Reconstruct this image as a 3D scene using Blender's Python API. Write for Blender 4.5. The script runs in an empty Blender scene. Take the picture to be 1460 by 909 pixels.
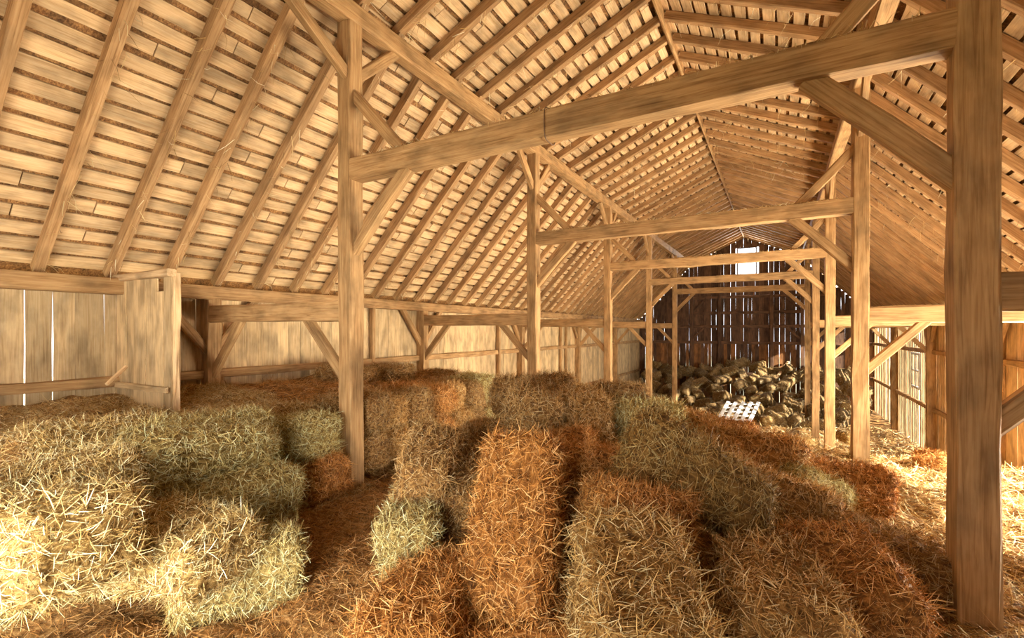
import bpy, math, random
import numpy as np
from mathutils import Matrix, Vector

random.seed(7)
RNG = np.random.default_rng(11)
SC = bpy.context.scene
COL = SC.collection

# ------------------------------------------------------------------ camera, world, lights, exposure
F_PX, YAW, V0, EYE = 680.9, 0.510, 471.1, 1.88
cam = bpy.data.objects.new('camera', bpy.data.cameras.new('camera'))
COL.objects.link(cam)
cam.location = (0, 0, EYE)
cam.rotation_euler = (math.pi / 2, 0, YAW)
cam.data.sensor_fit = 'HORIZONTAL'
cam.data.sensor_width = 36.0
cam.data.lens = 36.0 * F_PX / 1460
cam.data.shift_y = (V0 - 454.5) / 1460
cam.data.clip_start = 0.05
SC.camera = cam

SC.view_settings.view_transform = 'Standard'
SC.view_settings.look = 'None'
SC.view_settings.gamma = 1.0
SC.view_settings.use_curve_mapping = False
SC.view_settings.exposure = 0.88
SC.cycles.max_bounces = 10
SC.cycles.diffuse_bounces = 7
SC.cycles.sample_clamp_indirect = 8

world = bpy.data.worlds.new('sky')
SC.world = world
world.use_nodes = True
wbg = world.node_tree.nodes['Background']
wbg.inputs[0].default_value = (0.95, 0.97, 1.0, 1)
wbg.inputs[1].default_value = 2.2


def area(name, loc, direction, sx, sy, watts, color):
    d = bpy.data.lights.new(name, 'AREA')
    d.shape = 'RECTANGLE'
    d.size, d.size_y, d.energy, d.color = sx, sy, watts, color
    o = bpy.data.objects.new(name, d)
    COL.objects.link(o)
    o.location = loc
    o.rotation_euler = Vector(direction).to_track_quat('-Z', 'Y').to_euler()
    return o


# daylight entering two cart doors and one added opening of the right aisle, the open door behind the camera, the gable window
area('door_and_fill_light', (4.02, 6.8, -0.35), (-1, 0, 0.55), 3.6, 3.0, 1350, (1.0, 0.92, 0.77))
area('door_and_fill_light', (4.02, 10.9, -0.45), (-1, 0.1, 0.5), 3.1, 2.9, 1200, (1.0, 0.92, 0.77))
area('door_and_fill_light', (-1.7, -1.75, 0.85), (-0.75, 1, -0.08), 3.2, 2.4, 140, (1.0, 0.98, 0.92)).data.spread = math.radians(105)
area('door_and_fill_light', (4.02, 15.1, -0.45), (-1, 0.1, -0.05), 2.2, 2.9, 480, (1.0, 0.93, 0.80))  # added opening, out of view behind a post, lit to brighten the far floor
area('window_daylight', (-1.6, 29.75, 5.75), (0, -1, -0.25), 0.8, 1.5, 140, (0.9, 0.95, 1.0))
sun = bpy.data.objects.new('sun', bpy.data.lights.new('sun', 'SUN'))
COL.objects.link(sun)
sun.data.energy, sun.data.angle, sun.data.color = 18.0, 0.02, (1.0, 0.95, 0.86)
sun.rotation_euler = Vector((-1, 0.25, -0.42)).to_track_quat('-Z', 'Y').to_euler()

# ------------------------------------------------------------------ sizes of the barn (metres)
XL, XR = -4.5, 1.079                 # rows of nave posts
XWL, XWR = -7.60, 4.18               # inner faces of the side walls
BENTS = [4.083, 8.984, 13.993, 19.161, 24.504]
YG, Y0 = 29.9, -1.6                  # far gable, near end
FLOOR = -2.15
XM = (XL + XR) / 2
Z_TIE, TIE_H = 3.669, 0.25
Z_PUR0, Z_PUR1 = 5.56, 5.80
Z_RIDGE = 7.10
Z_PLATE = 2.56
PS = 0.212


def pix(u, v, depth):
    """world point seen at photo pixel (u, v) at a given distance along the view axis"""
    r = (u - 730) / F_PX * depth
    return Vector((r * math.cos(YAW) - depth * math.sin(YAW), r * math.sin(YAW) + depth * math.cos(YAW),
                   EYE - (v - V0) / F_PX * depth))


# ------------------------------------------------------------------ materials
def nt(m):
    m.use_nodes = True
    return m.node_tree.nodes, m.node_tree.links


def ramp(nodes, stops):
    r = nodes.new('ShaderNodeValToRGB')
    e = r.color_ramp.elements
    e[0].position, e[0].color = stops[0][0], (*stops[0][1], 1)
    e[1].position, e[1].color = stops[-1][0], (*stops[-1][1], 1)
    for p, c in stops[1:-1]:
        x = e.new(p)
        x.color = (*c, 1)
    return r


def wood(name, dark, mid, light, rough=0.75, stain=0.5, vary=0.3):
    m = bpy.data.materials.new(name)
    n, l = nt(m)
    b = n['Principled BSDF']
    b.inputs['Roughness'].default_value = rough
    b.inputs['Specular IOR Level'].default_value = 0.25
    tc = n.new('ShaderNodeTexCoord')
    oi = n.new('ShaderNodeObjectInfo')
    mul = n.new('ShaderNodeMath'); mul.operation = 'MULTIPLY'; mul.inputs[1].default_value = 47.0
    l.new(oi.outputs['Random'], mul.inputs[0])
    add = n.new('ShaderNodeVectorMath'); add.operation = 'ADD'
    l.new(tc.outputs['Object'], add.inputs[0]); l.new(mul.outputs[0], add.inputs[1])
    mp = n.new('ShaderNodeMapping')
    mp.inputs['Scale'].default_value = (1.4, 34, 34)
    l.new(add.outputs[0], mp.inputs[0])
    g = n.new('ShaderNodeTexNoise')
    g.inputs['Scale'].default_value = 1.6; g.inputs['Detail'].default_value = 7; g.inputs['Distortion'].default_value = 0.7
    l.new(mp.outputs[0], g.inputs['Vector'])
    cr = ramp(n, [(0.25, dark), (0.46, mid), (0.72, light)])
    l.new(g.outputs['Fac'], cr.inputs[0])
    # blotches of age and damp
    mp2 = n.new('ShaderNodeMapping'); mp2.inputs['Scale'].default_value = (1.6, 3.4, 3.4)
    l.new(add.outputs[0], mp2.inputs[0])
    s = n.new('ShaderNodeTexNoise'); s.inputs['Scale'].default_value = 1.7; s.inputs['Detail'].default_value = 5
    l.new(mp2.outputs[0], s.inputs['Vector'])
    sr = ramp(n, [(0.30, (1 - stain,) * 3), (0.58, (1, 1, 1))])
    l.new(s.outputs['Fac'], sr.inputs[0])
    mx = n.new('ShaderNodeMix'); mx.data_type = 'RGBA'; mx.blend_type = 'MULTIPLY'; mx.inputs[0].default_value = 1
    l.new(cr.outputs[0], mx.inputs[6]); l.new(sr.outputs[0], mx.inputs[7])
    hs = n.new('ShaderNodeHueSaturation')
    mr = n.new('ShaderNodeMapRange')
    mr.inputs['To Min'].default_value = 1 - vary; mr.inputs['To Max'].default_value = 1 + vary * 0.6
    l.new(oi.outputs['Random'], mr.inputs[0]); l.new(mr.outputs[0], hs.inputs['Value'])
    l.new(mx.outputs[2], hs.inputs['Color'])
    l.new(hs.outputs[0], b.inputs['Base Color'])
    bp = n.new('ShaderNodeBump'); bp.inputs['Strength'].default_value = 0.35; bp.inputs['Distance'].default_value = 0.01
    l.new(g.outputs['Fac'], bp.inputs['Height']); l.new(bp.outputs[0], b.inputs['Normal'])
    return m


def hay(name, stops, strands):
    """strands: colour by the single stalk; else streaky noise. Tinted by the object's own colour."""
    m = bpy.data.materials.new(name)
    n, l = nt(m)
    b = n['Principled BSDF']
    b.inputs['Roughness'].default_value = 0.7
    b.inputs['Specular IOR Level'].default_value = 0.2
    oi = n.new('ShaderNodeObjectInfo')
    cr = ramp(n, stops)
    if strands:
        ge = n.new('ShaderNodeNewGeometry')
        l.new(ge.outputs['Random Per Island'], cr.inputs[0])
    else:
        tc = n.new('ShaderNodeTexCoord')
        v = n.new('ShaderNodeTexNoise'); v.inputs['Scale'].default_value = 9; v.inputs['Detail'].default_value = 8
        mp = n.new('ShaderNodeMapping'); mp.inputs['Scale'].default_value = (1, 2.6, 5)
        l.new(tc.outputs['Object'], mp.inputs[0]); l.new(mp.outputs[0], v.inputs['Vector'])
        l.new(v.outputs['Fac'], cr.inputs[0])
        bp = n.new('ShaderNodeBump'); bp.inputs['Strength'].default_value = 0.8; bp.inputs['Distance'].default_value = 0.03
        l.new(v.outputs['Fac'], bp.inputs['Height']); l.new(bp.outputs[0], b.inputs['Normal'])
    mx = n.new('ShaderNodeMix'); mx.data_type = 'RGBA'; mx.blend_type = 'MULTIPLY'; mx.inputs[0].default_value = 1
    l.new(cr.outputs[0], mx.inputs[6]); l.new(oi.outputs['Color'], mx.inputs[7])
    l.new(mx.outputs[2], b.inputs['Base Color'])
    return m


def plain(name, c, rough=0.6, metal=0.0):
    m = bpy.data.materials.new(name)
    n, l = nt(m)
    b = n['Principled BSDF']
    b.inputs['Roughness'].default_value = rough; b.inputs['Metallic'].default_value = metal
    tc = n.new('ShaderNodeTexCoord'); v = n.new('ShaderNodeTexNoise'); v.inputs['Scale'].default_value = 14
    l.new(tc.outputs['Object'], v.inputs['Vector'])
    cr = ramp(n, [(0.3, tuple(x * 0.75 for x in c)), (0.7, c)])
    l.new(v.outputs['Fac'], cr.inputs[0]); l.new(cr.outputs[0], b.inputs['Base Color'])
    return m


M_TIMBER = wood('hewn_timber', (0.23, 0.112, 0.038), (0.405, 0.225, 0.086), (0.53, 0.325, 0.140), stain=0.45, vary=0.12)
M_RAFTER = wood('rafter_timber', (0.24, 0.118, 0.042), (0.41, 0.225, 0.090), (0.53, 0.32, 0.145), stain=0.35, vary=0.18)
M_BOARD = wood('roof_board', (0.46, 0.270, 0.115), (0.63, 0.405, 0.195), (0.72, 0.505, 0.275), stain=0.45, vary=0.20)
M_WALL = wood('wall_board', (0.38, 0.235, 0.10), (0.57, 0.385, 0.185), (0.68, 0.49, 0.265), stain=0.45, vary=0.25)
M_GABLE = wood('shaded_gable_board', (0.060, 0.032, 0.018), (0.125, 0.064, 0.034), (0.20, 0.10, 0.050), stain=0.5, vary=0.4)  # old boards with the gable's shade put into their brown
M_GABLE_LIT = wood('lit_gable_board', (0.12, 0.05, 0.018), (0.27, 0.115, 0.036), (0.40, 0.18, 0.062), stain=0.5, vary=0.4)  # warm light on the lower gable boards, put into their colour
M_SHINGLE = wood('shingle', (0.10, 0.042, 0.014), (0.28, 0.125, 0.038), (0.55, 0.28, 0.095), stain=0.7, vary=0.3)
M_WHITE = plain('white_paint', (0.78, 0.77, 0.72))
M_WIRE = plain('rusty_wire', (0.16, 0.09, 0.05), 0.6, 0.4)
M_EARTH = plain('trodden_earth', (0.20, 0.14, 0.09), 0.95)
M_GRASS = plain('dry_grass', (0.45, 0.44, 0.30), 0.95)
HAY_STOPS = [(0.0, (0.13, 0.065, 0.018)), (0.38, (0.44, 0.265, 0.085)), (0.7, (0.74, 0.55, 0.25)), (0.88, (0.60, 0.55, 0.34)), (1.0, (0.92, 0.80, 0.52))]
M_STRAW = hay('hay_stalk', HAY_STOPS, True)
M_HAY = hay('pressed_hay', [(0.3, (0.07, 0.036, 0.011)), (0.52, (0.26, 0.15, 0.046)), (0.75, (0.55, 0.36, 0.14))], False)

WORLD = {}     # world matrix of every object with children


def link(name, mesh, M=None, parent=None, mat=None, label=None, cat=None, group=None, kind=None):
    o = bpy.data.objects.new(name, mesh)
    COL.objects.link(o)
    M = M or Matrix.Identity(4)
    if parent is not None:
        o.parent = parent
        o.matrix_local = WORLD[parent.name].inverted() @ M
    else:
        o.matrix_world = M
    WORLD[o.name] = M.copy()
    if mat and mesh is not None and not mesh.materials:
        mesh.materials.append(mat)
    if label: o['label'] = label
    if cat: o['category'] = cat
    if group: o['group'] = group
    if kind: o['kind'] = kind
    return o


def np_mesh(name, V, Fq, smooth=False):
    """V (n,3), Fq (m,4) or (m,3) arrays"""
    V = np.asarray(V, dtype=np.float32); Fq = np.asarray(Fq, dtype=np.int32)
    me = bpy.data.meshes.new(name)
    k = Fq.shape[1]
    me.vertices.add(len(V)); me.vertices.foreach_set('co', V.ravel())
    me.loops.add(Fq.size); me.loops.foreach_set('vertex_index', Fq.ravel())
    me.polygons.add(len(Fq)); me.polygons.foreach_set('loop_start', np.arange(0, Fq.size, k, dtype=np.int32))
    me.polygons.foreach_set('use_smooth', np.full(len(Fq), bool(smooth)))
    me.update(calc_edges=True)
    me.validate()
    return me


def timber_mesh(L, w, h, rough=0.006, segs=None, chamfer=0.014, bow=0.0, seed=None):
    """hewn timber along local X from 0 to L, octagonal section w (Y) by h (Z)"""
    r = np.random.default_rng(seed if seed is not None else random.randrange(10**6))
    segs = segs or max(2, min(14, int(L / 0.45)))
    c = min(chamfer, w * 0.2, h * 0.2)
    sec = np.array([(-w / 2 + c, -h / 2), (w / 2 - c, -h / 2), (w / 2, -h / 2 + c), (w / 2, h / 2 - c),
                    (w / 2 - c, h / 2), (-w / 2 + c, h / 2), (-w / 2, h / 2 - c), (-w / 2, -h / 2 + c)])
    V = []
    for i in range(segs + 1):
        t = i / segs
        s = sec + r.normal(0, rough, sec.shape) * (0.35 if i in (0, segs) else 1)
        off = bow * math.sin(math.pi * t)
        for y, z in s:
            V.append((L * t, y, z + off))
    Fq = []
    for i in range(segs):
        for j in range(8):
            a = i * 8 + j; b = i * 8 + (j + 1) % 8
            Fq.append((a, b, b + 8, a + 8))
    n = len(V)
    caps = [(3, 2, 1, 0), (7, 4, 3, 0), (7, 6, 5, 4)]
    for q in caps: Fq.append(q)
    o = segs * 8
    for q in caps: Fq.append(tuple(o + k for k in reversed(q)))
    return np_mesh('timber', V, Fq)


def frame_x(p0, p1, up=(0, 0, 1)):
    """matrix with local X from p0 to p1, local Z as near to up as can be"""
    p0, p1 = Vector(p0), Vector(p1)
    x = (p1 - p0).normalized()
    u = Vector(up)
    if abs(x.dot(u)) > 0.97: u = Vector((0, 1, 0))
    y = u.cross(x).normalized()
    z = x.cross(y)
    M = Matrix((x, y, z)).transposed().to_4x4()
    M.translation = p0
    return M


def timber(name, p0, p1, w, h, mat=None, up=(0, 0, 1), parent=None, mesh=None, rough=0.006, bow=0.0, **kw):
    L = (Vector(p1) - Vector(p0)).length
    me = mesh or timber_mesh(L, w, h, rough, bow=bow)
    return link(name, me, frame_x(p0, p1, up), parent, mat or M_TIMBER, **kw)


def plank_mesh(L, W, T, jitter=0.006, segs=5, seed=0, skew=0.0):
    """sawn board along local X (0..L), W along Y, T along Z, wavering edges"""
    r = np.random.default_rng(seed)
    V = []
    for i in range(segs + 1):
        x = L * i / segs
        a = -W / 2 + r.normal(0, jitter); b = W / 2 + r.normal(0, jitter)
        dz = r.normal(0, T * 0.06)
        V += [(x, a, -T / 2 + dz), (x, b, -T / 2 + dz), (x, b, T / 2 + dz), (x, a, T / 2 + dz)]
    Fq = []
    for i in range(segs):
        for j in range(4):
            p = i * 4 + j; q = i * 4 + (j + 1) % 4
            Fq.append((p, q, q + 4, p + 4))
    Fq.append((3, 2, 1, 0))
    o = segs * 4
    Fq.append((o, o + 1, o + 2, o + 3))
    return np_mesh('plank', V, Fq)


def box_mesh(boxes, name='panel'):
    V, Fq = [], []
    for (x0, x1, y0, y1, z0, z1) in boxes:
        k = len(V)
        V += [(x0, y0, z0), (x1, y0, z0), (x1, y1, z0), (x0, y1, z0), (x0, y0, z1), (x1, y0, z1), (x1, y1, z1), (x0, y1, z1)]
        Fq += [tuple(k + i for i in q) for q in ((3, 2, 1, 0), (4, 5, 6, 7), (0, 1, 5, 4), (1, 2, 6, 5), (2, 3, 7, 6), (3, 0, 4, 7))]
    return np_mesh(name, V, Fq)


# ------------------------------------------------------------------ ground
link('ground', box_mesh([(-60, 60, -50, 90, -2.6, -2.5)]), mat=M_GRASS, kind='structure')
link('floor', box_mesh([(XWL - 0.2, XWR + 0.2, Y0 - 0.3, YG + 0.2, -2.48, FLOOR)]), mat=M_EARTH, kind='structure')

# ------------------------------------------------------------------ roof: rafters, sheathing boards, shingle layer
RAFT_Y = [0.20 + 0.672 * i - 1.344 for i in range(47)]
RW, RD = 0.105, 0.14


def roof_side(sign):
    side = 'left' if sign < 0 else 'right'
    mir = lambda x: x if sign < 0 else 2 * XM - x
    root = link('ceiling_' + side, None, Matrix.Translation((mir(XWL), 0, Z_PLATE)), kind='structure',
                label='%s slope of the barn roof with rafters and gapped boards' % side)
    # underside lines of the rafters: foot on the plate, knee on the purlin, ridge
    lower = (Vector((mir(XWL - 0.02), 0, Z_PLATE)), Vector((mir(XL), 0, Z_PUR1)))
    upper = (Vector((mir(XL - 0.16), 0, Z_PUR1 - 0.01)), Vector((mir(XM - 0.015), 0, Z_RIDGE)))
    rows_of = ((lower, 0.205), (upper, 0.21))
    for gi, ((A, B), pitch) in enumerate(rows_of):
        d = (B - A); L = d.length; d.normalize()
        nrm = Vector((-d.z, 0, d.x)) if d.x > 0 else Vector((d.z, 0, -d.x))     # outward and up
        if nrm.z < 0: nrm.negate()
        meshes = [timber_mesh(L + (0.1 if gi == 0 else 0), RW, RD, 0.006, segs=5, chamfer=0.008, seed=40 + gi * 10 + k) for k in range(4)]
        for k, y in enumerate(RAFT_Y):
            yy = y + random.uniform(-0.03, 0.03)
            p0 = A + nrm * (RD / 2) + Vector((0, yy, 0))
            p1 = B + nrm * (RD / 2) + Vector((0, yy + random.uniform(-0.02, 0.02), 0))
            timber('rafter', p0, p1, RW, RD, M_RAFTER, up=nrm, parent=root, mesh=meshes[k % 4])
        # boards along the barn
        n_rows = int(L / pitch) + (gi > 0)
        bl = 5 * 0.672
        variants = [plank_mesh(bl - 0.012, w, 0.022, 0.005, 6, 300 + i + gi * 20) for i, w in enumerate((0.140, 0.155, 0.165, 0.170, 0.148, 0.160))]
        variants_s = [plank_mesh(bl * 0.6 - 0.012, w, 0.022, 0.005, 4, 500 + i) for i, w in enumerate((0.150, 0.162, 0.172))]
        base = A + nrm * (RD + 0.013)
        for r_ in range(n_rows):
            s = (r_ + 0.5) * pitch + random.uniform(-0.012, 0.012)
            y = Y0 + 0.1 - (r_ % 5) * 0.672
            c = 0
            while y < YG + 0.1:
                short = (c + r_) % 7 == 3
                me = random.choice(variants_s if short else variants)
                ll = bl * 0.6 if short else bl
                c += 1
                if y + ll > Y0 - 0.4:
                    p = base + d * s + Vector((0, y, 0))
                    x = Vector((0, 1, random.uniform(-0.002, 0.002))).normalized()
                    M = frame_x(p, p + x, nrm)
                    link('roof_board', me, M, root, M_BOARD)
                y += ll
        # shingles lying on the boards: butt courses with uneven steps, seen through the gaps
        V, Fq = [], []
        r2 = np.random.default_rng(77 + gi)
        o = A + nrm * (RD + 0.026)
        ncol = 150; nr = int(L / 0.13) + 1
        for i in range(nr):
            for j in range(ncol):
                y0 = Y0 - 0.3 + (YG - Y0 + 0.6) * j / ncol; y1 = y0 + (YG - Y0 + 0.6) / ncol
                lift = r2.uniform(0, 0.018)
                s0, s1 = i * 0.13 - 0.04, (i + 1) * 0.13 + 0.02
                k = len(V)
                for (s_, y_, e) in ((s0, y0, lift), (s0, y1, lift), (s1, y1, lift + 0.006), (s1, y0, lift + 0.006)):
                    q = o + d * s_ + nrm * (e + 0.004) + Vector((0, y_, 0)); V.append(q[:])
                Fq.append((k, k + 1, k + 2, k + 3))
        # weather skin above the shingles
        k = len(V)
        for (s_, y_) in ((-0.3, Y0 - 0.4), (-0.3, YG + 0.4), (L + (0.0 if gi == 0 else 0.3), YG + 0.4), (L + (0.0 if gi == 0 else 0.3), Y0 - 0.4)):
            q = o + d * s_ + nrm * 0.04 + Vector((0, y_, 0)); V.append(q[:])
        Fq.append((k, k + 1, k + 2, k + 3))
        link('shingle_layer', np_mesh('shingle_layer', V, Fq), None, root, M_SHINGLE, kind='stuff')
    return root


ROOF_L = roof_side(-1)
ROOF_R = roof_side(1)
timber('ridge_board', (XM, Y0 - 0.2, Z_RIDGE + 0.04), (XM, YG, Z_RIDGE + 0.04), 0.045, 0.22, M_TIMBER,
       label='long ridge board where the two roof slopes meet', cat='beam')

# ------------------------------------------------------------------ timber frame
ORD = ['nearest', 'second', 'third', 'fourth', 'fifth']
BR = 0.13


def brace(p0, p1, parent, w=0.09, h=BR, bow=0.0):
    return timber('brace', p0, p1, w, h, M_TIMBER, parent=parent, rough=0.005, bow=bow)


POSTS = []
TIES = []
for i, Y in enumerate(BENTS):
    for X, side in ((XL, 'left'), (XR, 'right')):
        n = ORD[i]
        where = 'along the stacked left mow' if side == 'left' else 'beside the bright right aisle'
        lab = {('left', 0): 'nearest tall square nave post, standing beside the left hay stack',
               ('right', 0): 'large dark brown square post close to the camera at right'}.get((side, i), '%s nave post from the camera in the row %s' % (n, where))
        lean = -0.03 if (side, i) == ('left', 0) else random.uniform(-0.012, 0.012)
        p = timber('timber_post', (X - lean * 0.4, Y, FLOOR), (X + lean, Y, Z_PUR0 + 0.02), PS, PS, M_TIMBER, up=(0, 1, 0), rough=0.005,
                   label=lab, cat='post', group='nave posts')
        POSTS.append(p)
        # braces from the post up to the purlin, along the barn
        if side == 'left' and i == 0:
            brace((X, Y - 0.06, Z_PUR0 - 0.64), (X, Y - 1.15, Z_PUR0 + 0.03), p, w=0.1)
            brace((X, Y + 0.06, Z_PUR0 - 0.62), (X, Y + 0.75, Z_PUR0 + 0.03), p)
        else:
            brace((X, Y - 0.06, Z_PUR0 - 0.70), (X, Y - 0.75, Z_PUR0 + 0.03), p)
            brace((X, Y + 0.06, Z_PUR0 - 0.70), (X, Y + 0.75, Z_PUR0 + 0.03), p)
    # cross tie with its four braces
    names = ['wide rough tie beam crossing the nave nearest the camera', 'second tie beam across the nave, behind the wide nearest one',
             'third tie beam, crossing in front of the bright gable window', 'fourth tie beam, just below the bright gable window',
             'fifth and farthest free tie beam in front of the dark gable']
    t = timber('tie_beam', (XL, Y, Z_TIE + TIE_H / 2), (XR, Y, Z_TIE + TIE_H / 2), 0.20, TIE_H, M_TIMBER, rough=0.007,
               label=names[i], cat='beam', group='tie beams')
    for X, s in ((XL, 1), (XR, -1)):
        brace((X + s * 0.05, Y, Z_TIE - 0.84), (X + s * 0.90, Y, Z_TIE + 0.03), t, w=0.1, h=0.15, bow=0.012)
        brace((X + s * 0.05, Y, Z_TIE + TIE_H + 0.78), (X + s * 0.82, Y, Z_TIE + TIE_H - 0.03), t, w=0.09, h=0.13)
    TIES.append(t)
    # aisle ties and wall posts
    for X, XW, s, side in ((XL, XWL, -1, 'left'), (XR, XWR, 1, 'right')):
        xw = XW - s * 0.10
        zt = 2.12
        a = timber('aisle_beam', (X, Y, zt), (xw, Y, zt), 0.17, 0.24, M_TIMBER, rough=0.007, bow=0.0,
                   label='%s low beam from nave post to wall across the %s aisle' % (n, side), cat='beam', group='%s aisle beams' % side)
        brace((X + s * 0.06, Y, zt - 0.86), (X + s * 0.80, Y, zt - 0.08), a)
        brace((xw - s * 0.05, Y, zt - 0.92), (xw - s * 0.78, Y, zt - 0.08), a)
        w = timber('wall_post', (xw, Y, FLOOR), (xw, Y, Z_PLATE - 0.2), 0.22, 0.2, M_TIMBER, up=(0, 1, 0), rough=0.012,
                   label='%s wall post from the camera along the %s wall' % (n, side), cat='post', group='%s wall posts' % side)
        brace((xw, Y - 0.05, Z_PLATE - 1.0), (xw, Y - 0.75, Z_PLATE - 0.12), w, h=0.12)
        brace((xw, Y + 0.05, Z_PLATE - 1.0), (xw, Y + 0.75, Z_PLATE - 0.12), w, h=0.12)

for X, side in ((XL, 'left'), (XR, 'right')):
    timber('purlin', (X, Y0, (Z_PUR0 + Z_PUR1) / 2), (X, YG, (Z_PUR0 + Z_PUR1) / 2), 0.2, Z_PUR1 - Z_PUR0, M_TIMBER, rough=0.006,
           label='long purlin beam on the %s row of nave posts under the roof' % side, cat='beam', group='purlins')

# a loop of wire slung over the nearest tie beam
wx = pix(765, 190, 3.98 / 0.94).x
V = []
for k in range(20):
    a = 2 * math.pi * k / 20
    V.append((0, 0.125 * math.copysign(abs(math.cos(a)) ** 0.5, math.cos(a)), 0.155 * math.copysign(abs(math.sin(a)) ** 0.5, math.sin(a))))


def tube_mesh(pts, rad, closed=False, sides=5):
    pts = [Vector(p) for p in pts]
    V, Fq = [], []
    n = len(pts)
    for i, p in enumerate(pts):
        a = pts[(i - 1) % n] if (closed or i > 0) else p
        b = pts[(i + 1) % n] if (closed or i < n - 1) else p
        t = (b - a).normalized()
        u = Vector((0, 0, 1)) if abs(t.z) < 0.9 else Vector((1, 0, 0))
        x = t.cross(u).normalized(); y = t.cross(x)
        for k in range(sides):
            ang = 2 * math.pi * k / sides
            V.append((p + (x * math.cos(ang) + y * math.sin(ang)) * rad)[:])
    m = n if closed else n - 1
    for i in range(m):
        for k in range(sides):
            a = i * sides + k; b = i * sides + (k + 1) % sides
            c = ((i + 1) % n) * sides
            Fq.append((a, b, c + (k + 1) % sides, c + k))
    return np_mesh('tube', V, Fq, True)


link('wire', tube_mesh(V, 0.005, True), Matrix.Translation((wx, BENTS[0], Z_TIE + TIE_H / 2)), None, M_WIRE,
     label='thin rusty wire looped around the nearest tie beam', cat='wire')

# ------------------------------------------------------------------ walls
GIRTS = (1.22, -0.55)
W_WIDTHS = (0.20, 0.235, 0.26, 0.285)


def upright(name, me, x, y, z, face, parent, mat):
    """board mesh (along local X) stood upright at x, y from z; face: outward normal"""
    M = frame_x((x, y, z), (x, y, z + 1), face)
    zax = Vector(face); xax = Vector((0, 0, 1)); yax = zax.cross(xax)
    M = Matrix((xax, yax, zax)).transposed().to_4x4(); M.translation = (x, y, z)
    return link(name, me, M, parent, mat)


def side_wall(side, X, s, spans):
    root = link('wall_' + side, None, Matrix.Translation((X, 0, FLOOR)), kind='structure', label='%s side wall of upright boards' % side)
    H = Z_PLATE - 0.06 - FLOOR
    full = [plank_mesh(H, w, 0.025, 0.004, 6, 700 + i + (50 if s > 0 else 0)) for i, w in enumerate(W_WIDTHS * 2)]
    short = [plank_mesh(Z_PLATE - 0.06 - 1.15, w, 0.025, 0.004, 4, 720 + i) for i, w in enumerate(W_WIDTHS)]
    slat = [plank_mesh(H, w, 0.025, 0.006, 6, 740 + i) for i, w in enumerate((0.13, 0.16, 0.18))]
    for (ya, yb, kind) in spans:
        y = ya
        while y < yb - 0.08:
            i = random.randrange(8)
            if kind == 'slats':
                i = random.randrange(3); w = (0.13, 0.16, 0.18)[i]; me = slat[i]; gap = random.choice((0.06, 0.12, 0.2))
            elif kind == 'header':
                i = random.randrange(4); w = W_WIDTHS[i]; me = short[i]; gap = 0.004
            else:
                w = (W_WIDTHS * 2)[i]; me = full[i]; gap = random.choice((-0.003, -0.001, 0.001, 0.003, 0.009))
            z = FLOOR if kind != 'header' else 1.15
            upright('wall_board', me, X + s * 0.0125, y + w / 2, z, (s, 0, 0), root, M_BOARD if s > 0 and kind == 'boards' else M_WALL)
            if kind == 'boards' and s < 0:
                if min(abs(y + w - q) for q in (2.0, 2.28, 2.75)) < 0.13: gap = 0.010
                elif 5.2 < y < 8.2: gap = random.choice((0.001, 0.009))
            y += w + gap
    xi = X - s * 0.07
    timber('wall_plate', (X - s * 0.10, Y0, Z_PLATE - 0.11), (X - s * 0.10, YG, Z_PLATE - 0.11), 0.22, 0.20, M_TIMBER, parent=root)
    ys = [Y0] + BENTS + [YG]
    for g in GIRTS:
        for k in range(6):
            if s > 0 and g < 1 and k < 3: continue
            timber('wall_girt', (xi + s * 0.02, ys[k] + 0.1, g), (xi + s * 0.02, ys[k + 1] - 0.1, g), 0.09, 0.13, M_TIMBER, parent=root)
    return root


WALL_L = side_wall('left', XWL, -1, [(Y0, YG, 'boards')])
WALL_R = side_wall('right', XWR, 1, [(Y0, 4.7, 'boards'), (4.7, 12.55, 'header'), (12.55, 13.9, 'boards'), (13.9, 16.4, 'header'), (16.4, 19.2, 'boards'), (19.2, YG, 'slats')])  # second header span is the added opening, hidden behind a post
for y in (4.82, 8.7, 9.25, 12.5, 14.15, 16.35):  # last two frame the added opening
    timber('opening_jamb', (XWR - 0.06, y, FLOOR), (XWR - 0.06, y, 1.2), 0.14, 0.14, M_TIMBER, up=(0, 1, 0), parent=WALL_R)

# extra studs on the left wall
for (y, w) in ((7.4, 0.10), (12.6, 0.12), (17.4, 0.10), (17.95, 0.10)):
    timber('wall_stud', (XWL + 0.07, y, FLOOR), (XWL + 0.07, y, Z_PLATE - 0.2), w, 0.10, M_TIMBER, up=(0, 1, 0), parent=WALL_L)

# far gable
GB = link('wall_back', None, Matrix.Translation((XM, YG, FLOOR)), kind='structure', label='dark gable wall of old upright boards, shade in the colour')


def roof_z(x):
    a = abs(x - XM)
    k = XM - XL
    if a < k: return Z_RIDGE - (Z_RIDGE - Z_PUR1) * a / k
    return Z_PUR1 - (Z_PUR1 - Z_PLATE) * (a - k) / (abs(XWL - XL))


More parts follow.
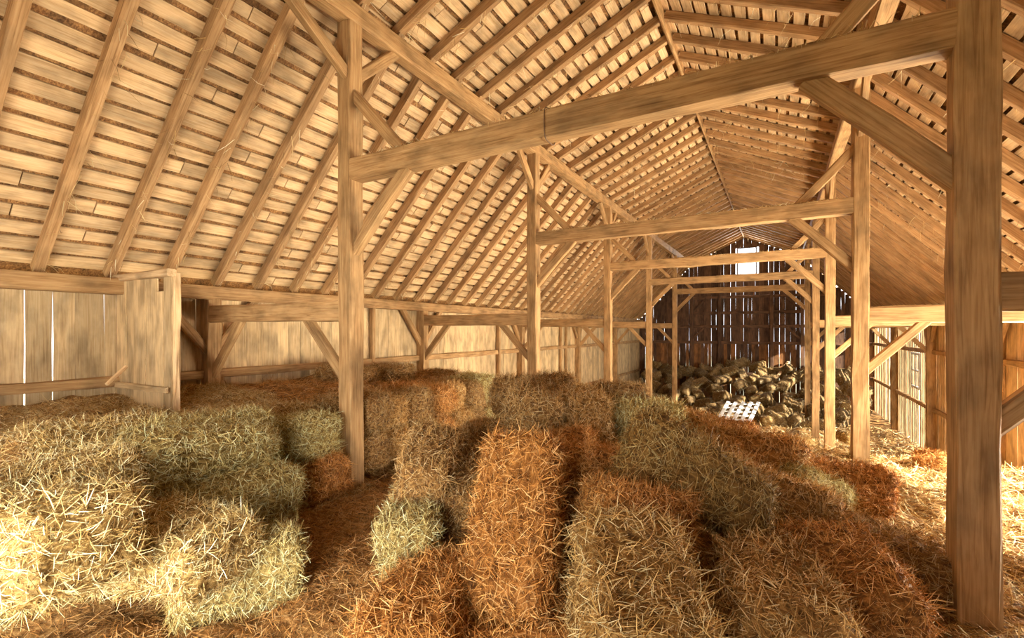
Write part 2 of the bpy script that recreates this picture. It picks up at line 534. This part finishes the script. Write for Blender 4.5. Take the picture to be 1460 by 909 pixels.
WIN = (-2.05, -1.12, 4.95, 6.55)
x = XWL
k = 0
while x < XWR:
    w = random.choice((0.18, 0.22, 0.26))
    gap = random.choice((-0.004, -0.002, 0.0, 0.002, 0.006))
    xc = x + w / 2
    top = min(roof_z(x), roof_z(x + w)) + 0.12
    jog = random.uniform(-0.02, 0.02)
    pieces = [(FLOOR, 1.22), (1.24 + random.choice((0, 0, 0.03)), top)]
    if x + w > WIN[0] and x < WIN[1]:
        pieces = [(FLOOR, 1.22), (1.24, WIN[2]), (WIN[3], top)]
    for (z0, z1) in pieces:
        if z1 - z0 < 0.05: continue
        me = plank_mesh(z1 - z0, w, 0.025, 0.005, 4, random.randrange(9999))
        upright('wall_board', me, xc, YG + 0.0125, z0, (0, 1, 0), GB, random.choice((M_GABLE, M_GABLE_LIT)) if z1 < 1.3 else M_GABLE)
    x += w + gap
for z, xa, xb in ((-0.55, XWL, XWR), (1.2, XWL, XWR), (2.12, XWL, XWR), (3.79, XL - 1.2, XR + 1.2), (2.9, XL, XR)):
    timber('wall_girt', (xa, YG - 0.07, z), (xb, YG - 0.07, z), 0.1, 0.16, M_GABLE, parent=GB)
for xx in (XL, XR, -3.0, -0.35):
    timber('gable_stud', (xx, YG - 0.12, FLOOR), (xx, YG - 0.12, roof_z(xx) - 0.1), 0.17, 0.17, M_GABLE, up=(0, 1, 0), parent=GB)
for sx, X in ((1, XL), (-1, XR)):
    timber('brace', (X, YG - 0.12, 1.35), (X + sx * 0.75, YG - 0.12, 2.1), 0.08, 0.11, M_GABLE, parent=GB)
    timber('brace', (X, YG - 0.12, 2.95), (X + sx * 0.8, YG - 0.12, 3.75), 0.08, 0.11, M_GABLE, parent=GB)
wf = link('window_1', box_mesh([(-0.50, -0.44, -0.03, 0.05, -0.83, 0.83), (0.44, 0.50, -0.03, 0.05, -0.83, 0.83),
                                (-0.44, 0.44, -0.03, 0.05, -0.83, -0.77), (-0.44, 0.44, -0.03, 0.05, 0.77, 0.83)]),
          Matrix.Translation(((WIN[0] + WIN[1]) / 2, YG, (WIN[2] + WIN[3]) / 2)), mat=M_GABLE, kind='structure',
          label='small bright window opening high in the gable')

# near end behind the camera, open at the cart door
link('wall_front', box_mesh([(XWL - 0.1, -3.5, Y0 - 0.4, Y0 - 0.36, FLOOR, Z_PLATE), (0.1, XWR + 0.1, Y0 - 0.4, Y0 - 0.36, FLOOR, Z_PLATE),
                             (XWL - 0.1, XWR + 0.1, Y0 - 0.4, Y0 - 0.36, 2.9, 4.0), (XL - 1.2, XR + 1.2, Y0 - 0.4, Y0 - 0.36, 4.0, 5.4),
                             (XM - 2.2, XM + 2.2, Y0 - 0.4, Y0 - 0.36, 5.4, 6.4)]), mat=M_WALL, kind='structure')

# boarded partition standing out from the left wall
pt = link('partition', None, Matrix.Translation((XWL, 2.95, 0.3)), label='short boarded partition standing out from the left wall near the camera', cat='partition')
px = XWL + 0.02
for i, w in enumerate((0.24, 0.21, 0.30, 0.25, 0.17, 0.18)):
    me = plank_mesh(2.17 if i != 4 else 2.0, w - 0.001, 0.024, 0.003, 5, 900 + i)
    upright('board', me, px + w / 2, 2.95 + 0.006 * (i % 2), 0.35, (0, 1, 0), pt, M_WALL)
    px += w
timber('corner_post', (px + 0.0, 3.0, 0.0), (px + 0.0, 3.0, 2.56), 0.06, 0.07, M_BOARD, up=(0, 1, 0), parent=pt)
timber('top_rail', (XWL, 2.93, 2.56), (px + 0.03, 2.93, 2.56), 0.10, 0.09, M_BOARD, parent=pt)
timber('bottom_rail', (XWL, 2.90, 1.18), (px + 0.0, 2.90, 1.18), 0.03, 0.07, M_WALL, parent=pt)

# leaning stick in the hay by the partition
timber('stick', pix(152, 548, 5.2), pix(180, 522, 5.45), 0.03, 0.03, M_BOARD, label='short wooden stick poking from the hay by the partition', cat='stick')
timber('pole', pix(1106, 540, 24.6), pix(1124, 516, 25.8), 0.12, 0.12, M_BOARD, label='wooden pole leaning out of the far bale heap', cat='pole')

# slatted window in the right wall, with pale muntins
w2 = link('window_2', None, Matrix.Translation((XWR - 0.05, 21.3, 0.5)), kind='structure', label='small window with pale bars in the right wall')
for b_ in ((-0.02, 0.03, -0.60, -0.52, -0.62, 0.62), (-0.02, 0.03, 0.52, 0.60, -0.62, 0.62), (-0.02, 0.03, -0.52, 0.52, 0.54, 0.62),
           (-0.02, 0.03, -0.52, 0.52, -0.62, -0.54), (-0.01, 0.02, -0.03, 0.03, -0.54, 0.54), (-0.01, 0.02, -0.52, 0.52, -0.03, 0.03)):
    link('window_frame', box_mesh([b_]), Matrix.Translation((XWR - 0.05, 21.3, 0.5)), w2, M_WHITE)

# ------------------------------------------------------------------ hay floor
def sm(a, b, x):
    t = np.clip((x - a) / (b - a), 0, 1)
    return t * t * (3 - 2 * t)


def vnoise(X, Y, scale, seed):
    r = np.random.default_rng(seed)
    G = r.random((256, 256))
    x = X / scale + 100.0; y = Y / scale + 100.0
    xi = np.floor(x).astype(int); yi = np.floor(y).astype(int)
    fx = x - xi; fy = y - yi
    fx = fx * fx * (3 - 2 * fx); fy = fy * fy * (3 - 2 * fy)
    g = lambda a, b: G[a % 256, b % 256]
    return (g(xi, yi) * (1 - fx) + g(xi + 1, yi) * fx) * (1 - fy) + (g(xi, yi + 1) * (1 - fx) + g(xi + 1, yi + 1) * fx) * fy - 0.5


def height(X, Y):
    X = np.asarray(X, float); Y = np.asarray(Y, float)
    h = -0.15 * sm(5.5, 9, Y) - 0.95 * sm(9, 13.6, Y) - 1.0 * sm(13.5, 17.5, Y)
    # left mow, filled up to about 1 m, and its nearer part reaching into the nave
    left = (1 - sm(-5.2, -4.75, X)) * (1 - sm(7.6, 8.3, Y))
    h = h * (1 - left) + (0.93 + 0.12 * sm(-5.8, -7.4, X)) * left
    near = (1 - sm(-4.5, -4.0, X)) * (1 - sm(2.6, 3.1, Y))
    h = np.maximum(h, h * (1 - near) + 0.45 * near)
    # heap of tumbled bales in the nave
    heap = np.exp(-(((X + 1.35) / 1.35) ** 2 + ((Y - 4.3) / 1.5) ** 2) ** 1.5)
    heap2 = np.exp(-(((X + 0.4) / 1.1) ** 2 + ((Y - 2.7) / 1.1) ** 2) ** 1.5)
    h = np.maximum(h, h * (1 - heap) + 0.30 * heap)
    h = np.maximum(h, h * (1 - heap2) + 0.05 * heap2)
    h = h + 0.16 * vnoise(X, Y, 0.9, 1) + 0.09 * vnoise(X, Y, 0.35, 2) + 0.05 * vnoise(X, Y, 0.13, 3)
    return np.maximum(h, FLOOR + 0.02 + 0.06 * vnoise(X, Y, 0.3, 4))


nx, ny = 190, 330
gx = np.linspace(XWL + 0.03, XWR - 0.03, nx)
ty = np.linspace(0, 1, ny)
gy = Y0 + (YG - 0.1 - Y0) * (0.45 * ty + 0.55 * ty ** 2.2)
GX, GY = np.meshgrid(gx, gy)
GZ = height(GX, GY)
idx = np.arange(nx * ny).reshape(ny, nx)
Fq = np.stack([idx[:-1, :-1], idx[:-1, 1:], idx[1:, 1:], idx[1:, :-1]], -1).reshape(-1, 4)
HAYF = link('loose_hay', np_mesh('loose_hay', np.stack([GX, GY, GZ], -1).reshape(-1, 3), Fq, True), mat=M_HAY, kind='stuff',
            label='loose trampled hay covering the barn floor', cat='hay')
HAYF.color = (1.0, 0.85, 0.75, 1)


def blades(P, N, T, Ln, Wd, lift, bend, name='straw'):
    """stalks: base P, surface normal N, tangent T (unit), length, width; two bent segments each, four triangles"""
    n = len(P)
    B = np.cross(N, T)
    d1 = T * np.cos(lift)[:, None] + N * np.sin(lift)[:, None]
    l2 = lift + bend
    d2 = T * np.cos(l2)[:, None] + N * np.sin(l2)[:, None]
    m = P + d1 * (Ln * 0.5)[:, None]
    e = m + d2 * (Ln * 0.5)[:, None]
    w = (Wd / 2)[:, None]
    twist = RNG.uniform(-0.9, 0.9, n)
    S = B * np.cos(twist)[:, None] + np.cross(d1, B) * np.sin(twist)[:, None]
    V = np.stack([P - S * w, P + S * w, m - S * w, m + S * w, e - S * w * 0.4, e + S * w * 0.4], 1).reshape(-1, 3)
    o = (np.arange(n) * 6)[:, None]
    Fq = np.concatenate([o + np.array([0, 1, 3, 2]), o + np.array([2, 3, 5, 4])], 1).reshape(-1, 4)
    return np_mesh(name, V, Fq)


def tangents(N):
    n = len(N)
    r = RNG.normal(size=(n, 3))
    t = r - (r * N).sum(1)[:, None] * N
    return t / np.linalg.norm(t, axis=1)[:, None]


# stalks on the loose hay, denser near the camera
def scatter(n, xr, yr, lo, hi, wmul, lift=(0.05, 0.5)):
    X = RNG.uniform(*xr, n); Y = RNG.uniform(*yr, n)
    keep = (X * math.sin(-YAW) + Y * math.cos(YAW)) > 0.7
    X, Y = X[keep], Y[keep]
    Z = height(X, Y)
    e = 0.05
    N = np.stack([-(height(X + e, Y) - Z) / e, -(height(X, Y + e) - Z) / e, np.ones_like(X)], -1)
    N /= np.linalg.norm(N, axis=1)[:, None]
    n = len(X)
    return (np.stack([X, Y, Z], -1), N, tangents(N), RNG.uniform(lo, hi, n), RNG.uniform(0.003, 0.006, n) * wmul,
            RNG.uniform(*lift, n), RNG.uniform(-0.9, 0.2, n))


PALE0 = (0.95, 0.88, 0.76)
RED, DAYLIT = (0.80, 0.56, 0.38), (1.12, 1.08, 1.0)  # second tint: daylight from the right doors put into the straw colour
for tint_, parts in ((RED, [scatter(70000, (-4.4, 1.0), (0.8, 5.2), 0.05, 0.15, 0.75)]),
                     (PALE0, [scatter(60000, (-7.4, -4.2), (0.8, 4.2), 0.05, 0.15, 0.75)]),
                     (RED, [scatter(26000, (-7.4, -1.0), (4.2, 9.5), 0.10, 0.28, 1.4)]),
                     (DAYLIT, [scatter(26000, (0.9, 4.1), (2.5, 9.0), 0.08, 0.26, 1.3), scatter(22000, (-1.0, 4.1), (8.0, 15.0), 0.10, 0.30, 2.0),
                              scatter(9000, (-4.5, 4.1), (15.0, 24.0), 0.15, 0.4, 3.0)])):
    o_ = link('straw', blades(*[np.concatenate(c) for c in zip(*parts)]), None, HAYF, M_STRAW, kind='stuff')
    o_.color = (*tint_, 1)

# ------------------------------------------------------------------ hay bales
BL, BW, BH = 1.0, 0.50, 0.42


def bale_meshes(seed, n_blades, coarse=1):
    r = np.random.default_rng(seed)
    hx, hy, hz = BL / 2, BW / 2, BH / 2
    nxs, nys, nzs = 26 // coarse, 14 // coarse, 12 // coarse
    verts, faces, index = [], [], {}

    def vid(p):
        k = tuple(round(c, 5) for c in p)
        if k not in index:
            index[k] = len(verts); verts.append(p)
        return index[k]
    lin = lambda n, h: np.linspace(-h, h, n + 1)
    ax = (lin(nxs, hx), lin(nys, hy), lin(nzs, hz))
    for a, b, c, flip in ((0, 1, 2, 1), (0, 1, 2, -1), (1, 2, 0, 1), (1, 2, 0, -1), (2, 0, 1, 1), (2, 0, 1, -1)):
        h = (hx, hy, hz)[c]
        for i in range(len(ax[a]) - 1):
            for j in range(len(ax[b]) - 1):
                q = []
                for (ii, jj) in ((i, j), (i + 1, j), (i + 1, j + 1), (i, j + 1)):
                    p = [0, 0, 0]; p[a] = ax[a][ii]; p[b] = ax[b][jj]; p[c] = h * flip
                    q.append(vid(tuple(p)))
                faces.append(q if flip > 0 else q[::-1])
    P = np.array(verts)
    rad = 0.10
    inner = np.array([hx - rad, hy - rad, hz - rad])
    core = np.clip(P, -inner, inner)
    d = P - core
    nrm = d / np.maximum(np.linalg.norm(d, axis=1), 1e-6)[:, None]
    P2 = core + nrm * rad
    ph = r.uniform(0, 6.28, 8)
    ridge = 0.012 * np.sin(P2[:, 0] * 2 * np.pi / 0.105 + ph[0]) * (np.abs(nrm[:, 0]) < 0.6)
    bulge = 0.030 * np.sin(P2[:, 0] * 4.1 + ph[1]) * np.sin(P2[:, 1] * 5 + ph[2]) + 0.028 * np.sin(P2[:, 2] * 9 + P2[:, 0] * 3 + ph[3])
    twine = -0.022 * (np.exp(-((np.abs(P2[:, 1]) - 0.13) / 0.03) ** 2)) * (np.abs(nrm[:, 1]) < 0.6)
    P2 = P2 + nrm * (ridge + bulge + twine + r.normal(0, 0.009, len(P2)))[:, None]
    # a slight sag and twist
    P2[:, 2] += -0.05 * (P2[:, 0] / hx) ** 2 * r.uniform(-0.4, 1.0)
    P2[:, 1] += 0.04 * r.uniform(-1, 1) * np.sin(P2[:, 0] * 3)
    F = np.array(faces)
    body = np_mesh('bale', P2, F, True)
    # stalks all over the faces
    A, B_, C_, D = (P2[F[:, k]] for k in range(4))
    fn = np.cross(B_ - A, D - A)
    ar = np.linalg.norm(fn, axis=1)
    fn = fn / ar[:, None]
    pick = r.choice(len(F), n_blades, p=ar / ar.sum())
    u, v = r.random(n_blades)[:, None], r.random(n_blades)[:, None]
    p = (A[pick] * (1 - u) + B_[pick] * u) * (1 - v) + (D[pick] * (1 - u) + C_[pick] * u) * v
    N = fn[pick]
    T = tangents(N)
    # on the long sides most stalks lie across the bale, flake by flake
    cross = np.stack([r.normal(0, 0.45, n_blades), r.normal(0, 1, n_blades), r.normal(0, 1, n_blades)], -1)
    cross -= (cross * N).sum(1)[:, None] * N
    cross /= np.maximum(np.linalg.norm(cross, axis=1), 1e-6)[:, None]
    use = r.random(n_blades) < 0.55
    T = np.where(use[:, None], cross, T)
    k = 1.0 if coarse == 1 else 2.2
    Ln = r.uniform(0.04, 0.14, n_blades) * (1.2 if coarse > 1 else 1)
    wild = r.random(n_blades) < 0.05
    lift = np.where(wild, r.uniform(0.4, 1.2, n_blades), r.uniform(-0.02, 0.28, n_blades))
    straw = blades(p - N * 0.006, N, T, Ln, r.uniform(0.0022, 0.0048, n_blades) * k, lift, r.uniform(-0.8, 0.05, n_blades))
    return body, straw


NEAR_BALES = [bale_meshes(100 + i, 16000) for i in range(6)]
FAR_BALES = [bale_meshes(200 + i, 900, 2) for i in range(4)]
count = [0]


def bale(c, yaw=0, pitch=0, roll=0, size=(1, 1, 1), tint=(1, 1, 1), label='', group='tumbled hay bales', lib=None):
    """c: centre; yaw about Z, then pitch of the long axis (+ lifts the +X end), then roll about the long axis; degrees"""
    lib = lib or NEAR_BALES
    body, straw = lib[count[0] % len(lib)]
    count[0] += 1
    R = Matrix.Rotation(math.radians(yaw), 4, 'Z') @ Matrix.Rotation(-math.radians(pitch), 4, 'Y') @ Matrix.Rotation(math.radians(roll), 4, 'X')
    M = Matrix.Translation(c) @ R @ Matrix.Diagonal((*size, 1))
    o = link('hay_bale', body, M, None, M_HAY, label=label, cat='hay bale', group=group)
    s = link('straw', straw, M, o, M_STRAW, kind='stuff')
    o.color = s.color = (*tint, 1)
    return o


GOLD = (1.0, 0.82, 0.62); ORANGE = (1.05, 0.70, 0.42); GREEN = (0.98, 1.10, 0.98); PALE = (1.10, 1.14, 1.05); BROWN = (0.72, 0.58, 0.44)  # hay tones with the left's cool daylight and the heap's warm bounce mixed in
GOLD2 = (0.82, 0.68, 0.48)
# tumbled heap in the nave: (u, v, depth) of the centre, yaw, pitch, roll, size, tint, label
HEAP = [
    (742, 740, 2.95, 106, 50, -10, (1.06, 0.92, 0.95), ORANGE, 'large orange bale leaning upright in the middle of the heap'),
    (908, 852, 2.30, 124, 12, 6, (0.78, 1.10, 1.05), (1.05, 0.93, 0.74), 'big shaggy golden bale front and centre at the bottom edge'),
    (598, 878, 2.58, 116, 3, 0, (0.8, 0.86, 0.95), ORANGE, 'bale at the foot of the heap beside the reddish trampled path'),
    (614, 672, 3.55, 110, 12, 10, (0.7, 0.74, 0.95), BROWN, 'rounded brown bale on the left shoulder of the heap'),
    (590, 752, 3.25, 128, 4, -6, (0.75, 0.68, 0.85), GREEN, 'greyish bale below the rounded brown one, left of the leaning bale'),
    (910, 730, 3.05, 50, -14, -6, (0.68, 0.8, 0.9), ORANGE, 'tousled bale tucked behind the big shaggy front bale'),
    (985, 682, 3.30, 22, -27, -16, (0.98, 0.9, 1.12), (0.62, 0.52, 0.34), 'wide olive-brown bale tilted down to the right, mid heap'),
    (1092, 704, 3.85, 18, -25, -10, (0.92, 0.85, 1.0), GOLD, 'bale sloping down just right of the wide tilted one'),
    (1104, 862, 2.50, 108, 6, 6, (0.72, 0.98, 1.05), GOLD, 'low gold bale in the right foreground of the heap'),
    (1210, 850, 2.70, 100, 4, -10, (0.82, 0.95, 1.05), ORANGE, 'rust-orange bale nearest the large dark post'),
    (1258, 792, 3.45, -6, -8, 0, (1.12, 0.75, 0.92), BROWN, 'long bale with a dark side and pale top behind the rust-orange one'),
    (1202, 688, 4.60, 8, -6, -6, (0.78, 0.9, 0.9), ORANGE, 'small reddish bale lying at the right end of the heap'),
    (1148, 697, 4.40, 40, -16, 0, (0.7, 0.85, 0.8), GREEN, 'pale green bale wedged beside the small reddish one'),
    (1064, 642, 4.55, 18, -14, -6, (0.9, 0.85, 1.0), (1.0, 0.74, 0.48), 'orange-gold bale on the right crest of the heap'),
    (918, 604, 4.65, 48, -6, -6, (0.66, 0.9, 1.05), GREEN, 'bright yellow-green bale on top of the heap'),
    (832, 592, 4.75, 118, 0, 0, (0.8, 0.80, 1.0), GOLD, 'upright-looking golden bale at the peak of the heap'),
    (768, 583, 4.75, 112, 8, 12, (0.8, 0.98, 1.0), BROWN, 'dark rounded bale at the left end of the peak'),
    (760, 560, 5.7, 28, 0, 0, (0.95, 1, 1), BROWN, 'bale lying behind the peak of the heap, its top just showing'),
    (880, 580, 5.15, 115, 0, 0, (0.8, 0.85, 1.05), BROWN, 'shadowed bale between the golden and the yellow-green peak bales'),
    (812, 652, 3.95, 112, -4, -8, (0.8, 0.85, 0.85), ORANGE, 'orange bale right behind the top of the leaning bale'),
    (712, 622, 4.7, 25, 10, 0, (0.75, 0.9, 0.8), BROWN, 'brown bale low on the left slope behind the leaning bale'),
    (664, 700, 3.6, 118, 14, 0, (0.8, 0.62, 0.85), BROWN, 'bale squeezed between rounded brown bale and leaning bale'),
    (980, 606, 5.2, 20, -12, 0, (0.8, 0.9, 0.78), GOLD, 'flattened bale to the right of the yellow-green one'),
    (1022, 622, 5.0, 0, -8, 8, (0.7, 0.85, 0.8), ORANGE, 'low rusty bale behind the orange-gold crest bale'),
    (872, 668, 4.1, 60, -4, 0, (0.7, 0.8, 0.8), ORANGE, 'dark rusty bale in the hollow of the heap'),
    (848, 715, 3.6, 30, 0, 0, (0.8, 0.8, 0.8), BROWN, 'half-buried brown bale in the hollow behind the shaggy front bale'),
    (735, 905, 2.65, 30, 4, 0, (1.0, 0.9, 0.7), ORANGE, 'bale buried under the foot of the leaning bale'),
    (1012, 885, 2.75, 115, 0, 0, (0.9, 0.6, 0.7), ORANGE, 'sunken bale in the gap right of the shaggy front bale'),
    (1328, 668, 7.2, 80, 0, 90, (0.8, 0.85, 0.95), ORANGE, 'upright rusty bale left of the large dark post, in bright hay'),
    (1268, 690, 7.0, 10, -4, 0, (0.8, 0.9, 0.6), GOLD, 'flat broken bale at the foot of the upright rusty one'),
]
for (u, v, d, yaw, pi_, ro, sz, ti, lab) in HEAP:
    bale(pix(u, v, d), yaw, pi_, ro, sz, ti, lab)

# near left stack: faces towards the nave
NEARL = [
    ((-4.30, 2.22, 0.84), 88, (1.05, 1.0, 1.0), GREEN, 'pale green bale at the right corner of the near left stack'),
    ((-4.20, 1.22, 0.82), 93, (0.95, 1.0, 1.0), PALE, 'pale bale next along the top of the near left stack'),
    ((-4.75, 2.6, 0.86), 80, (1, 1, 1), GREEN, 'bale behind the right corner of the near left stack'),
    ((-4.05, 2.35, 0.42), 84, (1.08, 1.0, 1.0), GREEN, 'bale under the right corner of the near left stack'),
    ((-3.98, 1.35, 0.42), 92, (1.0, 1.0, 1.0), GREEN, 'lower shadowed bale in the near left stack'),
    ((-3.55, 1.00, 0.78), 12, (1.0, 1.05, 1.05), PALE, 'big bright bale in the lower left corner of the photograph'),
    ((-3.42, 1.62, 0.46), 10, (0.85, 1.0, 1.0), PALE, 'bright bale stepping down in front of the near left stack'),
    ((-3.28, 1.98, 0.22), 60, (0.75, 0.9, 1.0), GREEN, 'lowest step bale of the near left stack, beside the path'),
    ((-5.35, 1.9, 0.86), 95, (1, 1, 1), PALE, 'flat-topped bale further back on the near left stack'),
]
for (c, yaw, sz, ti, lab) in NEARL:
    bale(Vector(c), yaw, random.uniform(-3, 3), random.uniform(-4, 4), sz, ti, lab, 'near left bale stack')

# left mow: ends of the bales along the post row
k = 0
for row, z in enumerate((0.78, 0.34)):
    y = 4.25
    j = 0
    while y < 8.0:
        w = random.uniform(0.88, 1.0)
        ti = [BROWN, GOLD, BROWN, ORANGE, GOLD, BROWN, GREEN, PALE][min(j, 7)]
        bale(Vector((-5.02 + random.uniform(-0.06, 0.08), y + 0.25 * w, z)), random.uniform(-6, 6), random.uniform(-3, 3), 0, (1, w, 1.02), ti,
             '%s bale end from the nearest nave post, %s layer of the left mow' % (['first', 'second', 'third', 'fourth', 'fifth', 'sixth', 'seventh', 'eighth', 'ninth'][j], ['top', 'lower'][row]),
             'bale ends along the left mow')
        y += 0.5 * w + 0.01
        j += 1
for (c, yaw, ti, lab) in (((-4.85, 3.55, 0.72), 10, GREEN, 'pale bale left of the nearest nave post, on the mow edge'),
                          ((-4.75, 3.6, 0.30), 8, ORANGE, 'rusty bale low beside the nearest nave post'),
                          ((-6.3, 7.9, 0.8), 4, BROWN, 'bale at the far end of the left mow by the wall'),
                          ((-6.6, 5.9, 1.02), 30, BROWN, 'dark bale lying on top of the left mow by the wall'),
                          ((-6.4, 6.8, 1.02), -20, BROWN, 'second dark bale on top of the left mow, further along')):
    bale(Vector(c), yaw, 0, 0, (1, 1, 1), ti, lab, 'left mow bales')

# far heap against the gable
r = random.Random(5)
GREY = [(0.62, 0.62, 0.62), (0.48, 0.47, 0.46), (0.72, 0.72, 0.70)]
for row in range(7):
    for j in range(15):
        y = 29.3 - row * 1.05 + r.uniform(-0.3, 0.3)
        x = -6.6 + j * 0.70 + r.uniform(-0.25, 0.25)
        top = -0.15 - 0.30 * row + 0.25 * math.exp(-((x + 1.2) / 1.2) ** 2)
        if row > 3 and x < -3.2 and row % 2: continue
        if x > 2.4 and row > 4: continue
        z = max(FLOOR + 0.2, top - 0.15 + r.uniform(-0.22, 0.2))
        y = min(y, 28.95)
        part_ = 'behind the left nave posts' if x < -3.3 else ('below the gable window' if x < 0.1 else 'behind the right nave posts')
        lvl = 'high against the gable boards' if row < 2 else ('halfway up' if row < 4 else 'at the foot')
        bale(Vector((x, y, z)), r.uniform(0, 180), r.uniform(-45, 45), r.uniform(-40, 40), (r.uniform(0.75, 1.0), r.uniform(0.85, 1.05), r.uniform(0.9, 1.1)),
             r.choice(GREY), 'grey-brown bale %s in the far heap, %s' % (lvl, part_), 'far heap bales %s, %s' % (lvl, part_), FAR_BALES)
for (u, v, d) in ((1150, 630, 15.2), (1102, 596, 20.0), (1205, 578, 20.5), (1212, 622, 14.4)):
    p = pix(u, v, d)
    bale(p, r.uniform(0, 180), r.uniform(-10, 10), 0, (0.95, 1, 0.8), (1.0, 0.98, 0.9), 'pale bale lying singly on the pale far floor', 'bales on the far floor', FAR_BALES)

# pale slatted rack leaning on the far heap
q0, q1 = pix(1043, 605, 18.3), pix(1060, 573, 19.4)
rk = link('slatted_rack', None, Matrix.Translation(q0), label='pale slatted rack leaning on the far bale heap', cat='rack')
ac = Vector((math.cos(0.35), math.sin(0.35), 0)) * 1.15
nn = ac.cross(q1 - q0).normalized()
for k in range(5):
    a_ = q0 + ac * (k / 4 - 0.5)
    timber('rail', a_, a_ + (q1 - q0), 0.13, 0.05, M_WHITE, up=nn, parent=rk)
for k in range(6):
    a_ = q0 + (q1 - q0) * ((k + 0.4) / 5.8) - ac * 0.5 - nn * 0.03
    timber('rung', a_, a_ + ac, 0.05, 0.03, M_WHITE, up=nn, parent=rk)

# wisps of hay caught on the rafters
n = 4200
P, T = [], []
rr = np.random.default_rng(3)
yy = rr.uniform(2.0, 16.0, n); side = rr.random(n) < 0.62
t = rr.random(n)
up_ = rr.random(n) < 0.5
xl = np.where(up_, XL + (XM - XL) * t, XWL + (XL - XWL) * t)
zl = np.where(up_, Z_PUR1 + (Z_RIDGE - Z_PUR1) * t, Z_PLATE + (Z_PUR1 - Z_PLATE) * t)
xs = np.where(side, xl, 2 * XM - xl)
ra = np.array(RAFT_Y)
yy = ra[np.clip(np.round((yy - ra[0]) / 0.672).astype(int), 0, len(ra) - 1)] + rr.uniform(-0.06, 0.06, n)
P = np.stack([xs, yy, zl + 0.02], -1)
N = np.tile(np.array([0, 0, -1.0]), (n, 1))
o_ = link('hanging_straw', blades(P, N, tangents(N), rr.uniform(0.06, 0.30, n), np.full(n, 0.0055), rr.uniform(0.2, 1.2, n), rr.uniform(-0.9, 0.9, n)), None, ROOF_L,
          M_STRAW, kind='stuff')

# wisps caught along the top edges of the nearer tie beams
for t_, Y in list(zip(TIES, BENTS))[:3]:
    n = 260
    X = rr.uniform(XL + 0.2, XR - 0.2, n)
    P = np.stack([X, Y - 0.10 + rr.uniform(-0.01, 0.01, n), np.full(n, Z_TIE + TIE_H - 0.01)], -1)
    N = np.tile(np.array([0, 0, 1.0]), (n, 1))
    T = tangents(N); T[:, 1] = -np.abs(T[:, 1]); 
    link('straw', blades(P, N, T, rr.uniform(0.04, 0.13, n), np.full(n, 0.004), rr.uniform(0.0, 0.7, n), rr.uniform(-1.8, -0.4, n)), None, t_, M_STRAW, kind='stuff')
